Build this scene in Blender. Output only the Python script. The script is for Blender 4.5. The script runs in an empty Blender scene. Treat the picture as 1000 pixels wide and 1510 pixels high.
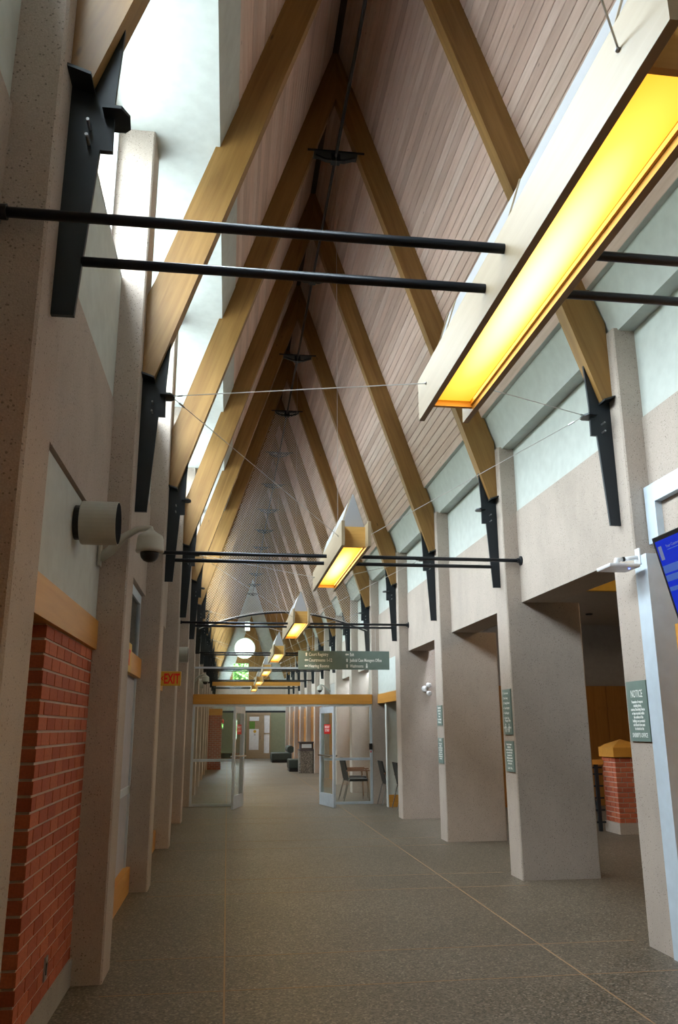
import bpy, bmesh, math, random
from mathutils import Vector, Matrix
random.seed(7)
scene = bpy.context.scene
COL = scene.collection

# ------------------------------------------------------------------ camera
F_PX = 1195.54
PITCH, YAW, ROLL, EYE = .2604, .1337, -.0047, 1.58
def cam_axes():
    cp, sp, cy, sy = math.cos(PITCH), math.sin(PITCH), math.cos(YAW), math.sin(YAW)
    f = Vector((sy*cp, cy*cp, sp)); r = Vector((cy, -sy, 0)); u = r.cross(f)
    return r*math.cos(ROLL)+u*math.sin(ROLL), u*math.cos(ROLL)-r*math.sin(ROLL), f
cr, cu, cf = cam_axes()
cd = bpy.data.cameras.new('camera'); cam = bpy.data.objects.new('camera', cd); COL.objects.link(cam)
cd.sensor_fit = 'HORIZONTAL'; cd.sensor_width = 24; cd.lens = 24*F_PX/1000; cd.clip_start = .02; cd.clip_end = 300
M = Matrix.Identity(4)
for i in range(3):
    M[i][0], M[i][1], M[i][2] = cr[i], cu[i], -cf[i]
M[0][3], M[1][3], M[2][3] = 0, 0, EYE
cam.matrix_world = M
scene.camera = cam

# ------------------------------------------------------------------ world, exposure
vs = scene.view_settings
vs.view_transform = 'Standard'; vs.look = 'None'; vs.gamma = 1; vs.use_curve_mapping = False
vs.exposure = 1.0
SKY = 24.0
w = bpy.data.worlds.new('overcast_sky'); scene.world = w; w.use_nodes = True
bg = w.node_tree.nodes['Background']
bg.inputs[1].default_value = SKY
_n = w.node_tree.nodes; _l = w.node_tree.links                       # overcast sky: zenith about three times the horizon, tree-lined ground below
_tc = _n.new('ShaderNodeTexCoord'); _sp = _n.new('ShaderNodeSeparateXYZ'); _rp = _n.new('ShaderNodeValToRGB')
_l.new(_tc.outputs['Generated'], _sp.inputs[0]); _l.new(_sp.outputs[2], _rp.inputs[0]); _l.new(_rp.outputs[0], bg.inputs[0])
_e = _rp.color_ramp.elements; _e[0].position = .0; _e[0].color = (.045, .055, .045, 1); _e[1].position = 1; _e[1].color = (.86, .93, 1.03, 1)
for _p, _c in ((.17, (.09, .10, .09)), (.32, (.50, .54, .58)), (.6, (.68, .73, .79))):
    _q = _e.new(_p); _q.color = (*_c, 1)
scene.cycles.max_bounces = 10; scene.cycles.diffuse_bounces = 6; scene.cycles.glossy_bounces = 3
scene.cycles.transparent_max_bounces = 24
scene.cycles.caustics_reflective = False; scene.cycles.caustics_refractive = False
scene.cycles.sample_clamp_indirect = 6

# ------------------------------------------------------------------ layout
XL, XR = -.748, 3.167            # corridor faces of the pillars
XC = 1.21                        # ridge
BAY, Y0, T = 3.0706, 3.0553, .19
WL, WR = -.94, 3.36              # recessed wall planes
YP = 18.25                       # glass partition
YE = 46.04                       # end wall
KMIN, KMAX = -1, 14
def YK(k): return Y0 + k*BAY

# ------------------------------------------------------------------ materials
MATS = {}
def nodes_of(name):
    m = bpy.data.materials.new(name); m.use_nodes = True
    nt = m.node_tree; b = nt.nodes['Principled BSDF']
    MATS[name] = m
    return m, nt, b
def N(nt, t, **kw):
    n = nt.nodes.new(t)
    for k, v in kw.items():
        if k.startswith('i_'):
            key = k[2:]
            n.inputs[int(key) if key.isdigit() else key.replace('_', ' ')].default_value = v
        else: setattr(n, k, v)
    return n
def ramp(nt, fac, stops):
    r = N(nt, 'ShaderNodeValToRGB'); e = r.color_ramp.elements
    while len(e) < len(stops): e.new(.5)
    for q, (p, c) in zip(e, stops):
        q.position = p; q.color = (*c, 1) if len(c) == 3 else c
    nt.links.new(fac, r.inputs[0]); return r
def plain(name, c, rough=.6, metal=0, spec=.5):
    m, nt, b = nodes_of(name)
    tc = N(nt, 'ShaderNodeTexCoord'); n = N(nt, 'ShaderNodeTexNoise', i_Scale=9., i_Detail=4.)
    nt.links.new(tc.outputs['Object'], n.inputs['Vector'])
    r = ramp(nt, n.outputs[0], [(.3, [v*.93 for v in c]), (.7, [min(1, v*1.05) for v in c])])
    nt.links.new(r.outputs[0], b.inputs['Base Color'])
    b.inputs['Roughness'].default_value = rough; b.inputs['Metallic'].default_value = metal
    b.inputs['Specular IOR Level'].default_value = spec
    return m
def concrete(name, c):
    m, nt, b = nodes_of(name)
    tc = N(nt, 'ShaderNodeTexCoord')
    n = N(nt, 'ShaderNodeTexNoise', i_Scale=1.7, i_Detail=7., i_Roughness=.62)
    mp = N(nt, 'ShaderNodeMapping'); mp.inputs['Scale'].default_value = (1.3, 1.3, .8)
    nt.links.new(tc.outputs['Object'], mp.inputs[0]); nt.links.new(mp.outputs[0], n.inputs['Vector'])
    r = ramp(nt, n.outputs[0], [(.25, [v*.86 for v in c]), (.5, c), (.8, [min(1, v*1.10) for v in c])])
    v = N(nt, 'ShaderNodeTexVoronoi', i_Scale=44.); nt.links.new(tc.outputs['Object'], v.inputs['Vector'])
    v2 = N(nt, 'ShaderNodeTexNoise', i_Scale=9., i_Detail=2.); nt.links.new(tc.outputs['Object'], v2.inputs['Vector'])
    th = N(nt, 'ShaderNodeMath', operation='MULTIPLY', i_1=.36); nt.links.new(v2.outputs[0], th.inputs[0])
    lt = N(nt, 'ShaderNodeMath', operation='LESS_THAN'); nt.links.new(v.outputs[0], lt.inputs[0])
    sub = N(nt, 'ShaderNodeMath', operation='SUBTRACT', i_1=.012); nt.links.new(th.outputs[0], sub.inputs[0])
    nt.links.new(sub.outputs[0], lt.inputs[1])
    fine = N(nt, 'ShaderNodeTexNoise', i_Scale=160., i_Detail=2.); nt.links.new(tc.outputs['Object'], fine.inputs['Vector'])
    fr = ramp(nt, fine.outputs[0], [(.3, (.86, .86, .86)), (.7, (1.08, 1.08, 1.08))])
    mul = N(nt, 'ShaderNodeMix', data_type='RGBA', blend_type='MULTIPLY'); mul.inputs[0].default_value = 1
    nt.links.new(r.outputs[0], mul.inputs[6]); nt.links.new(fr.outputs[0], mul.inputs[7])
    mx = N(nt, 'ShaderNodeMix', data_type='RGBA'); mx.inputs[7].default_value = (*[v*.48 for v in c], 1)
    nt.links.new(mul.outputs[2], mx.inputs[6])
    f = N(nt, 'ShaderNodeMath', operation='MULTIPLY', i_1=.9); nt.links.new(lt.outputs[0], f.inputs[0])
    nt.links.new(f.outputs[0], mx.inputs[0]); nt.links.new(mx.outputs[2], b.inputs['Base Color'])
    bp = N(nt, 'ShaderNodeBump', i_Strength=.25, i_Distance=.01); nt.links.new(fine.outputs[0], bp.inputs['Height'])
    nt.links.new(bp.outputs[0], b.inputs['Normal'])
    b.inputs['Roughness'].default_value = .85; b.inputs['Specular IOR Level'].default_value = .25
    return m
def wood(name, c1, c2, along=(0, 1, 0), rough=.5, scale=1., knots=True, rnd=0.):
    """grain runs along `along` in object space"""
    m, nt, b = nodes_of(name)
    a = Vector(along).normalized(); h = Vector((0, 1, 0)) if abs(a.y) < .5 else Vector((1, 0, 0))
    p = a.cross(h).normalized(); q = a.cross(p)
    tc = N(nt, 'ShaderNodeTexCoord'); cb = N(nt, 'ShaderNodeCombineXYZ')
    for i, (d, s) in enumerate(((a, .55), (p, 9.), (q, 9.))):
        dt = N(nt, 'ShaderNodeVectorMath', operation='DOT_PRODUCT'); dt.inputs[1].default_value = d*s*scale
        nt.links.new(tc.outputs['Object'], dt.inputs[0]); nt.links.new(dt.outputs['Value'], cb.inputs[i])
    oi = N(nt, 'ShaderNodeObjectInfo'); geo = N(nt, 'ShaderNodeNewGeometry')
    ad = N(nt, 'ShaderNodeMath', operation='ADD'); nt.links.new(oi.outputs['Random'], ad.inputs[0]); nt.links.new(geo.outputs['Random Per Island'], ad.inputs[1])
    fr = N(nt, 'ShaderNodeMath', operation='FRACT'); nt.links.new(ad.outputs[0], fr.inputs[0])
    off = N(nt, 'ShaderNodeVectorMath', operation='ADD'); nt.links.new(cb.outputs[0], off.inputs[0])
    ms = N(nt, 'ShaderNodeMath', operation='MULTIPLY', i_1=37.); nt.links.new(fr.outputs[0], ms.inputs[0])
    nt.links.new(ms.outputs[0], off.inputs[1])
    n = N(nt, 'ShaderNodeTexNoise', i_Scale=1.6, i_Detail=6., i_Roughness=.6, i_Distortion=.6)
    nt.links.new(off.outputs[0], n.inputs['Vector'])
    r = ramp(nt, n.outputs[0], [(.28, c1), (.72, c2)])
    out = r.outputs[0]
    if knots:
        sc = N(nt, 'ShaderNodeVectorMath', operation='MULTIPLY'); sc.inputs[1].default_value = (2.2, .42, .42)
        nt.links.new(off.outputs[0], sc.inputs[0])
        v = N(nt, 'ShaderNodeTexVoronoi', i_Scale=1.35); nt.links.new(sc.outputs[0], v.inputs['Vector'])
        kr = ramp(nt, v.outputs[0], [(.03, (.8, .8, .8)), (.075, (0, 0, 0))])
        mx = N(nt, 'ShaderNodeMix', data_type='RGBA'); mx.inputs[7].default_value = (*[x*.42 for x in c1], 1)
        nt.links.new(kr.outputs[0], mx.inputs[0]); nt.links.new(out, mx.inputs[6]); out = mx.outputs[2]
    if rnd:
        tr = ramp(nt, fr.outputs[0], [(0, (1-rnd, 1-rnd*1.15, 1-rnd*1.25)), (.5, (1, .96, .94)), (1, (1, 1+rnd*.2, 1+rnd*.3))])
        ml = N(nt, 'ShaderNodeMix', data_type='RGBA', blend_type='MULTIPLY'); ml.inputs[0].default_value = 1
        nt.links.new(out, ml.inputs[6]); nt.links.new(tr.outputs[0], ml.inputs[7]); out = ml.outputs[2]
    nt.links.new(out, b.inputs['Base Color'])
    b.inputs['Roughness'].default_value = rough
    return m
def glass(name, tint=(.95, .98, .97)):
    m, nt, b = nodes_of(name); nt.nodes.remove(b)
    o = nt.nodes['Material Output']
    t = N(nt, 'ShaderNodeBsdfTransparent'); t.inputs[0].default_value = (*tint, 1)
    g = N(nt, 'ShaderNodeBsdfGlossy'); g.inputs['Roughness'].default_value = .02
    lw = N(nt, 'ShaderNodeLayerWeight', i_Blend=.5); pw = N(nt, 'ShaderNodeMath', operation='POWER', i_1=5.)
    nt.links.new(lw.outputs['Facing'], pw.inputs[0]); f = N(nt, 'ShaderNodeMath', operation='MULTIPLY_ADD', i_1=.6, i_2=.03); nt.links.new(pw.outputs[0], f.inputs[0])
    mx = N(nt, 'ShaderNodeMixShader'); nt.links.new(f.outputs[0], mx.inputs[0])
    nt.links.new(t.outputs[0], mx.inputs[1]); nt.links.new(g.outputs[0], mx.inputs[2]); nt.links.new(mx.outputs[0], o.inputs[0])
    return m
def emit(name, c, s, base=(.8, .8, .8)):
    m, nt, b = nodes_of(name)
    b.inputs['Base Color'].default_value = (*base, 1)
    b.inputs['Emission Color'].default_value = (*c, 1); b.inputs['Emission Strength'].default_value = s
    return m

concrete('concrete', (.46, .392, .338))
concrete('concrete_curb', (.36, .34, .30))
plain('green_paint', (.53, .57, .54), .7)
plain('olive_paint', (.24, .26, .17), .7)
plain('grey_paint', (.36, .34, .32), .7)
plain('white_paint', (.66, .68, .66), .6)
plain('steel', (.014, .020, .027), .45, .3)
plain('rod_steel', (.016, .020, .028), .35, .4)
plain('bolt_steel', (.35, .35, .36), .35, .8)
plain('aluminium', (.60, .68, .76), .38, .25)
plain('pale_metal', (.60, .70, .80), .4, .1)
plain('grey_panel', (.42, .42, .48), .5)
plain('camera_grey', (.46, .46, .41), .45)
plain('black_plastic', (.012, .012, .014), .35)
plain('black_matte', (.008, .009, .012), .95, 0, .05)
plain('white_plastic', (.75, .76, .78), .4)
plain('sign_green', (.17, .235, .21), .45)
plain('letter_white', (.93, .95, .93), .5)
plain('red_sign', (.62, .008, .008), .4)
plain('exit_yellow', (.60, .36, .035), .5)
plain('exit_red', (.72, .012, .01), .5)
plain('cable', (.62, .60, .58), .35, .5)
plain('net_string', (.80, .78, .75), .7)
plain('joint_filler', (.33, .215, .125), .8)
plain('mortar', (.60, .50, .43), .9)
plain('dark_vinyl', (.012, .014, .014), .45)
plain('green_vinyl', (.030, .045, .040), .5)
plain('chrome', (.55, .55, .56), .2, .9)
plain('ceiling_tile', (.42, .38, .34), .8)
plain('bin_hood', (.07, .06, .065), .5)
plain('door_paint', (.34, .26, .17), .5)
plain('paper', (.72, .74, .78), .6)
plain('screen_bezel', (.008, .008, .008), .3)
plain('ridge_dark', (.06, .04, .028), .8)
plain('bounce_roof_sheet', (.29, .29, .28), .8)  # surface of the added outside roof that bounces skylight indoors
plain('yellow_paint', (.62, .38, .04), .6)
wood('glulam_right', (.20, .100, .024), (.34, .19, .055), (-1, 0, 3))
wood('glulam_left', (.20, .100, .024), (.34, .19, .055), (1, 0, 3))
wood('plank_pine', (.58, .42, .34), (.75, .59, .51), (0, 1, 0), .6, 1.6, True, .22)
plain('plank_gap', (.50, .24, .10), .8)
wood('lamp_birch', (.335, .255, .155), (.39, .31, .20), (0, 1, 0), .4, 1.2, False)
wood('lamp_board', (.60, .33, .08), (.72, .43, .13), (1, 0, 0), .45, 2., False)
wood('header_y', (.50, .22, .032), (.60, .29, .055), (0, 1, 0), .4, 1.2, False)
wood('header_x', (.50, .22, .030), (.60, .29, .050), (1, 0, 0), .4, 1.2, False)
wood('wood_panel', (.36, .14, .025), (.50, .22, .045), (0, 0, 1), .4, 1., False)
wood('armrest_wood', (.16, .06, .02), (.24, .10, .04), (1, 0, 0), .4, 1., False)
glass('glass'); glass('glass_dark', (.62, .66, .66))
emit('added_lamp_globe', (1, .8, .5), 6)  # glow of the lamp added out of view in the side room
emit('led_blue', (.05, .1, 1), 6)
def lamp_materials():
    m, nt, b = nodes_of('diffuser')     # glowing panel: brightest over the lamp tubes along its middle
    tc = N(nt, 'ShaderNodeTexCoord'); sp = N(nt, 'ShaderNodeSeparateXYZ'); nt.links.new(tc.outputs['Object'], sp.inputs[0])
    def bell(o, half):
        d = N(nt, 'ShaderNodeMath', operation='DIVIDE', i_1=half); nt.links.new(o, d.inputs[0])
        s = N(nt, 'ShaderNodeMath', operation='POWER', i_1=2.); ab = N(nt, 'ShaderNodeMath', operation='ABSOLUTE')
        nt.links.new(d.outputs[0], ab.inputs[0]); nt.links.new(ab.outputs[0], s.inputs[0])
        r = N(nt, 'ShaderNodeMath', operation='SUBTRACT', i_0=1.); nt.links.new(s.outputs[0], r.inputs[1]); return r
    bx, by = bell(sp.outputs[0], .14), bell(sp.outputs[1], 1.3)
    mu = N(nt, 'ShaderNodeMath', operation='MULTIPLY'); nt.links.new(bx.outputs[0], mu.inputs[0]); nt.links.new(by.outputs[0], mu.inputs[1])
    c = ramp(nt, mu.outputs[0], [(0, (1, .46, .015)), (.5, (1, .64, .09)), (1, (1, .85, .38))])
    st = N(nt, 'ShaderNodeMath', operation='MULTIPLY_ADD', i_1=.75, i_2=.55); nt.links.new(mu.outputs[0], st.inputs[0])
    nt.links.new(c.outputs[0], b.inputs['Emission Color']); nt.links.new(st.outputs[0], b.inputs['Emission Strength'])
    b.inputs['Base Color'].default_value = (.7, .4, .06, 1)
    m, nt, b = nodes_of('lamp_fabric')
    b.inputs['Base Color'].default_value = (.50, .51, .53, 1); b.inputs['Roughness'].default_value = .7
    m2 = N(nt, 'ShaderNodeTexNoise', i_Scale=30.); bp = N(nt, 'ShaderNodeBump', i_Strength=.05); nt.links.new(m2.outputs[0], bp.inputs['Height']); nt.links.new(bp.outputs[0], b.inputs['Normal'])
    tr = N(nt, 'ShaderNodeBsdfTranslucent'); tr.inputs[0].default_value = (.50, .51, .53, 1)
    mx = N(nt, 'ShaderNodeMixShader'); mx.inputs[0].default_value = .45
    nt.links.new(b.outputs[0], mx.inputs[1]); nt.links.new(tr.outputs[0], mx.inputs[2]); nt.links.new(mx.outputs[0], nt.nodes['Material Output'].inputs[0])
lamp_materials()
def floor_material():
    m, nt, b = nodes_of('aggregate_floor')
    tc = N(nt, 'ShaderNodeTexCoord')
    v = N(nt, 'ShaderNodeTexVoronoi', i_Scale=85.); nt.links.new(tc.outputs['Object'], v.inputs['Vector'])
    r = ramp(nt, v.outputs['Color'], [(.1, (.038, .030, .022)), (.45, (.104, .086, .064)), (.75, (.163, .136, .104)), (1, (.32, .285, .23))])
    n = N(nt, 'ShaderNodeTexNoise', i_Scale=.7, i_Detail=5.); nt.links.new(tc.outputs['Object'], n.inputs['Vector'])
    r2 = ramp(nt, n.outputs[0], [(.3, (.82, .80, .76)), (.7, (1.1, 1.1, 1.08))])
    ml = N(nt, 'ShaderNodeMix', data_type='RGBA', blend_type='MULTIPLY'); ml.inputs[0].default_value = 1
    nt.links.new(r.outputs[0], ml.inputs[6]); nt.links.new(r2.outputs[0], ml.inputs[7]); nt.links.new(ml.outputs[2], b.inputs['Base Color'])
    b.inputs['Roughness'].default_value = .48
    bp = N(nt, 'ShaderNodeBump', i_Strength=.12, i_Distance=.004); nt.links.new(v.outputs[0], bp.inputs['Height']); nt.links.new(bp.outputs[0], b.inputs['Normal'])
floor_material()
def aggregate(name, cols, scale):
    m, nt, b = nodes_of(name)
    tc = N(nt, 'ShaderNodeTexCoord'); v = N(nt, 'ShaderNodeTexVoronoi', i_Scale=scale); nt.links.new(tc.outputs['Object'], v.inputs['Vector'])
    r = ramp(nt, v.outputs['Color'], cols); nt.links.new(r.outputs[0], b.inputs['Base Color']); b.inputs['Roughness'].default_value = .8
aggregate('bin_stone', [(.1, (.05, .045, .04)), (.9, (.28, .25, .21))], 40.)
def brick_material():
    m, nt, b = nodes_of('brick')
    oi = N(nt, 'ShaderNodeObjectInfo'); tc = N(nt, 'ShaderNodeTexCoord')
    r = ramp(nt, oi.outputs['Random'], [(0, (.36, .075, .032)), (.5, (.44, .105, .044)), (1, (.52, .14, .06))])
    n = N(nt, 'ShaderNodeTexNoise', i_Scale=60., i_Detail=4.); nt.links.new(tc.outputs['Object'], n.inputs['Vector'])
    r2 = ramp(nt, n.outputs[0], [(.3, (.8, .8, .8)), (.7, (1.1, 1.1, 1.1))])
    ml = N(nt, 'ShaderNodeMix', data_type='RGBA', blend_type='MULTIPLY'); ml.inputs[0].default_value = 1
    nt.links.new(r.outputs[0], ml.inputs[6]); nt.links.new(r2.outputs[0], ml.inputs[7]); nt.links.new(ml.outputs[2], b.inputs['Base Color'])
    b.inputs['Roughness'].default_value = .8
    m, nt, b = nodes_of('brick_far')
    tc = N(nt, 'ShaderNodeTexCoord'); mp = N(nt, 'ShaderNodeMapping'); mp.inputs['Rotation'].default_value = (math.pi/2, 0, 0)
    nt.links.new(tc.outputs['Object'], mp.inputs[0])
    k = N(nt, 'ShaderNodeTexBrick', i_Scale=1.); k.inputs['Brick Width'].default_value = .2; k.inputs['Row Height'].default_value = .075; k.inputs['Mortar Size'].default_value = .006
    k.inputs['Color1'].default_value = (.34, .075, .035, 1); k.inputs['Color2'].default_value = (.28, .06, .03, 1); k.inputs['Mortar'].default_value = (.36, .28, .23, 1)
    nt.links.new(mp.outputs[0], k.inputs[0]); nt.links.new(k.outputs[0], b.inputs['Base Color']); b.inputs['Roughness'].default_value = .85
brick_material()
def screen_material():
    m, nt, b = nodes_of('screen_blue')
    b.inputs['Base Color'].default_value = (0, 0, .02, 1); b.inputs['Roughness'].default_value = .25
    b.inputs['Emission Color'].default_value = (.002, .012, .24, 1); b.inputs['Emission Strength'].default_value = 1.
    for n_, c in (('screen_band', (.009, .038, .17)), ('screen_grey', (.055, .07, .12))):
        emit(n_, c, 1., (.02, .02, .05))
screen_material()
def foliage_material():
    m, nt, b = nodes_of('leaves')
    geo = N(nt, 'ShaderNodeNewGeometry')
    r = ramp(nt, geo.outputs['Random Per Island'], [(0, (.03, .10, .015)), (1, (.16, .34, .05))])
    nt.links.new(r.outputs[0], b.inputs['Base Color']); b.inputs['Roughness'].default_value = .6
foliage_material(); plain('bark', (.10, .07, .05), .9); plain('grass', (.10, .20, .04), .9)

# ------------------------------------------------------------------ mesh helpers
class MB:
    def __init__(s): s.v, s.f = [], []
    def box(s, x0, x1, y0, y1, z0, z1):
        i = len(s.v)
        s.v += [(x, y, z) for z in (z0, z1) for y in (y0, y1) for x in (x0, x1)]
        s.f += [tuple(i+j for j in q) for q in ((0, 2, 3, 1), (4, 5, 7, 6), (0, 1, 5, 4), (2, 6, 7, 3), (0, 4, 6, 2), (1, 3, 7, 5))]
        return s
    def prism(s, poly, axis, a, b):
        """poly: 2-D points in the plane normal to axis (x: (y,z), y: (x,z), z: (x,y))"""
        i = len(s.v); n = len(poly)
        for t in (a, b):
            for p, q in poly:
                s.v.append((t, p, q) if axis == 'x' else (p, t, q) if axis == 'y' else (p, q, t))
        s.f.append(tuple(i+j for j in range(n))); s.f.append(tuple(i+n+j for j in reversed(range(n))))
        for j in range(n):
            k = (j+1) % n
            s.f.append((i+j, i+n+j, i+n+k, i+k))
        return s
    def tube(s, pts, r, n=8, cap=True):
        pts = [Vector(p) for p in pts]; rs = r if isinstance(r, (list, tuple)) else [r]*len(pts)
        i = len(s.v); up = None
        for j, p in enumerate(pts):
            d = (pts[min(j+1, len(pts)-1)]-pts[max(j-1, 0)]).normalized()
            if up is None: up = d.orthogonal().normalized()
            up = (up-d*up.dot(d)).normalized(); sd = d.cross(up)
            for k in range(n):
                a = 2*math.pi*k/n
                s.v.append(tuple(p+(up*math.cos(a)+sd*math.sin(a))*rs[j]))
        for j in range(len(pts)-1):
            for k in range(n):
                a, b = i+j*n+k, i+j*n+(k+1) % n
                s.f.append((a, b, b+n, a+n))
        if cap:
            s.f.append(tuple(i+k for k in reversed(range(n)))); e = i+(len(pts)-1)*n
            s.f.append(tuple(e+k for k in range(n)))
        return s
    def lathe(s, prof, o, axis=(0, 0, 1), n=20):
        """prof: (radius, height) along axis"""
        a = Vector(axis).normalized(); u = a.orthogonal().normalized(); w_ = a.cross(u); o = Vector(o); i = len(s.v)
        for r, h in prof:
            for k in range(n):
                t = 2*math.pi*k/n
                s.v.append(tuple(o+a*h+(u*math.cos(t)+w_*math.sin(t))*r))
        for j in range(len(prof)-1):
            for k in range(n):
                p, q = i+j*n+k, i+j*n+(k+1) % n
                s.f.append((p, q, q+n, p+n))
        s.f.append(tuple(i+k for k in reversed(range(n)))); e = i+(len(prof)-1)*n; s.f.append(tuple(e+k for k in range(n)))
        return s
    def build(s, name, mat, parent=None, loc=(0, 0, 0), smooth=False, bevel=0):
        me = bpy.data.meshes.new(name); me.from_pydata(s.v, [], s.f); me.materials.append(MATS[mat])
        bm = bmesh.new(); bm.from_mesh(me); bmesh.ops.recalc_face_normals(bm, faces=bm.faces)
        if bevel: bmesh.ops.bevel(bm, geom=list(bm.edges), offset=bevel, segments=2, affect='EDGES', profile=.6)
        bm.to_mesh(me); bm.free()
        if smooth:
            for p in me.polygons: p.use_smooth = True
        return link(name, me, parent, loc)
def link(name, me, parent=None, loc=(0, 0, 0)):
    o = bpy.data.objects.new(name, me); COL.objects.link(o); o.location = loc
    if parent: o.parent = parent
    return o
def tag(o, label, cat, group=None):
    o['label'] = label; o['category'] = cat
    if group: o['group'] = group
    return o
def thing(name, label, cat, loc=(0, 0, 0), rz=0, group=None):
    o = bpy.data.objects.new(name, None); COL.objects.link(o); o.location = loc; o.rotation_euler = (0, 0, rz); o.empty_display_size = .1
    return tag(o, label, cat, group)
def struct(o): o['kind'] = 'structure'; return o
def stuff(o): o['kind'] = 'stuff'; return o
def copy_tree(o, parent=None):
    c = o.copy(); COL.objects.link(c); c.parent = parent
    for ch in list(o.children): copy_tree(ch, c)
    return c
def box(x0, x1, y0, y1, z0, z1): return MB().box(x0, x1, y0, y1, z0, z1)
ORD = ['', 'first', 'second', 'third', 'fourth', 'fifth', 'sixth', 'seventh', 'eighth', 'ninth', 'tenth']
def where(k):
    if k == 5: return 'at the glass partition'
    return (ORD[5-k]+' before the glass partition') if k < 5 else (ORD[k-5]+' beyond the glass partition')
def chamfer_rect(x0, x1, y0, y1, c=.012):
    return [(x0+c, y0), (x1-c, y0), (x1, y0+c), (x1, y1-c), (x1-c, y1), (x0+c, y1), (x0, y1-c), (x0, y0+c)]

def text_mesh(name, body, mat, parent, size, frame, origin, align='LEFT', spacing=1., width=1., offset=.0):
    """frame: (right, up) world vectors; lettering lies flat at origin with a little thickness"""
    cu_ = bpy.data.curves.new('lettering', 'FONT'); cu_.body = body; cu_.size = size; cu_.align_x = align
    cu_.space_line = spacing; cu_.extrude = .0006; cu_.resolution_u = 2; cu_.offset = offset
    ob = bpy.data.objects.new('lettering_source', cu_); COL.objects.link(ob)
    dg = bpy.context.evaluated_depsgraph_get(); me = bpy.data.meshes.new_from_object(ob.evaluated_get(dg))
    bpy.data.objects.remove(ob)
    r, u = Vector(frame[0]), Vector(frame[1]); n = r.cross(u)
    for v in me.vertices:
        v.co = Vector(origin)+r*v.co.x*width+u*v.co.y+n*v.co.z
    me.materials.clear(); me.materials.append(MATS[mat])
    return link(name, me, parent)
FACE_S = ((1, 0, 0), (0, 0, 1))      # seen looking along +Y
FACE_W = ((0, -1, 0), (0, 0, 1))     # seen looking along +X
def flat(pts, frame, origin, th=.0012):
    r, u = Vector(frame[0]), Vector(frame[1]); n = r.cross(u); o = Vector(origin)
    m = MB(); k = len(pts)
    m.v = [tuple(o+r*a+u*b) for a, b in pts]+[tuple(o+r*a+u*b+n*th) for a, b in pts]
    m.f = [tuple(reversed(range(k))), tuple(range(k, 2*k))]+[(j, (j+1) % k, (j+1) % k+k, j+k) for j in range(k)]
    return m
def rect(w_, h, cx=0, cy=0): return [(cx-w_/2, cy-h/2), (cx+w_/2, cy-h/2), (cx+w_/2, cy+h/2), (cx-w_/2, cy+h/2)]

# ================================================================== SHELL
YA, YB = -9.0, YE+.2
fl = struct(box(-2.6, 12, YA-2, YB+2, -.2, 0).build('floor', 'aggregate_floor'))
for x in (.03, 2.38): box(x-.006, x+.006, YA, YE, -.01, .0012).build('floor_joint', 'joint_filler', fl)
for k in range(-1, 14):
    for d in (-.43, .36):
        box(XL+.02, XR-.03, YK(k)+d-.005, YK(k)+d+.005, -.01, .0012).build('floor_joint', 'joint_filler', fl)

# --- roof: planks on both slopes
SN = math.sqrt(10)
def zc(x): return 5.30+3*(3.02-x) if x > XC else 5.30+3*(x-(2*XC-3.02))
def slope_pt(side, s, out=0):
    """s: distance up the slope from the foot of the right slope, out: outward from the room"""
    x = 3.02-s/SN+out*3/SN; z = 5.30+3*s/SN+out/SN
    return (x, z) if side > 0 else (2*XC-x, z)
S_TOP = (3.02-XC)*SN
PW = .1155
def plank_poly(side, s0, s1):
    c = .004
    return [slope_pt(side, s0+.003, .022), slope_pt(side, s0+.003, c), slope_pt(side, s0+.003+c, 0), slope_pt(side, s1-.003-c, 0), slope_pt(side, s1-.003, c), slope_pt(side, s1-.003, .022)]
for side, s_start, own in ((1, 0, range(0, 6)), (-1, (6.90-5.30)/3*SN, range(0, 8))):
    nm = 'ceiling_right' if side > 0 else 'ceiling_left'
    deck = MB().prism([slope_pt(side, s_start, .02), slope_pt(side, S_TOP+.03, .02), slope_pt(side, S_TOP+.10, .30), slope_pt(side, s_start, .30)], 'y', YA, YB)
    root = struct(deck.build(nm, 'plank_gap'))
    n = int(round((S_TOP-s_start)/PW)); pw = (S_TOP-s_start)/n
    meshes = []
    L = BAY-.14
    for j in range(n):
        m = MB().prism(plank_poly(side, s_start+j*pw, s_start+(j+1)*pw), 'y', 0, L)
        me = bpy.data.meshes.new('plank'); me.from_pydata(m.v, [], m.f); me.materials.append(MATS['plank_pine'])
        bm = bmesh.new(); bm.from_mesh(me); bmesh.ops.recalc_face_normals(bm, faces=bm.faces); bm.to_mesh(me); bm.free()
        meshes.append(me)
    rest = MB()
    for k in range(-3, KMAX):
        for j in range(n):
            if k in own: link('plank', meshes[j], root, (0, YK(k)+.07, 0))
            else: rest.prism(plank_poly(side, s_start+j*pw, s_start+(j+1)*pw), 'y', YK(k)+.07, YK(k+1)-.07)
    stuff(rest.build('planks', 'plank_pine', root))

# --- right: green fascia, soffit, upper wall
gp = MB().prism([(3.217, 4.86), (3.07, 5.301), (3.02, 5.301), (3.10, 5.50), (3.9, 5.50), (3.9, 4.86)], 'y', YA, YB)
struct(gp.build('trim_1', 'green_paint'))                                   # sloping fascia with its soffit
wr = struct(MB().box(WR, WR+.25, YA, YB, 4.07, 4.90).build('wall_right', 'green_paint'))
for k in range(-3, KMAX):
    MB().box(WR-.012, WR+.25, YK(k)+.19, YK(k+1)-.19, 2.98, 4.068).build('spandrel_panel', 'concrete', wr)
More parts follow.
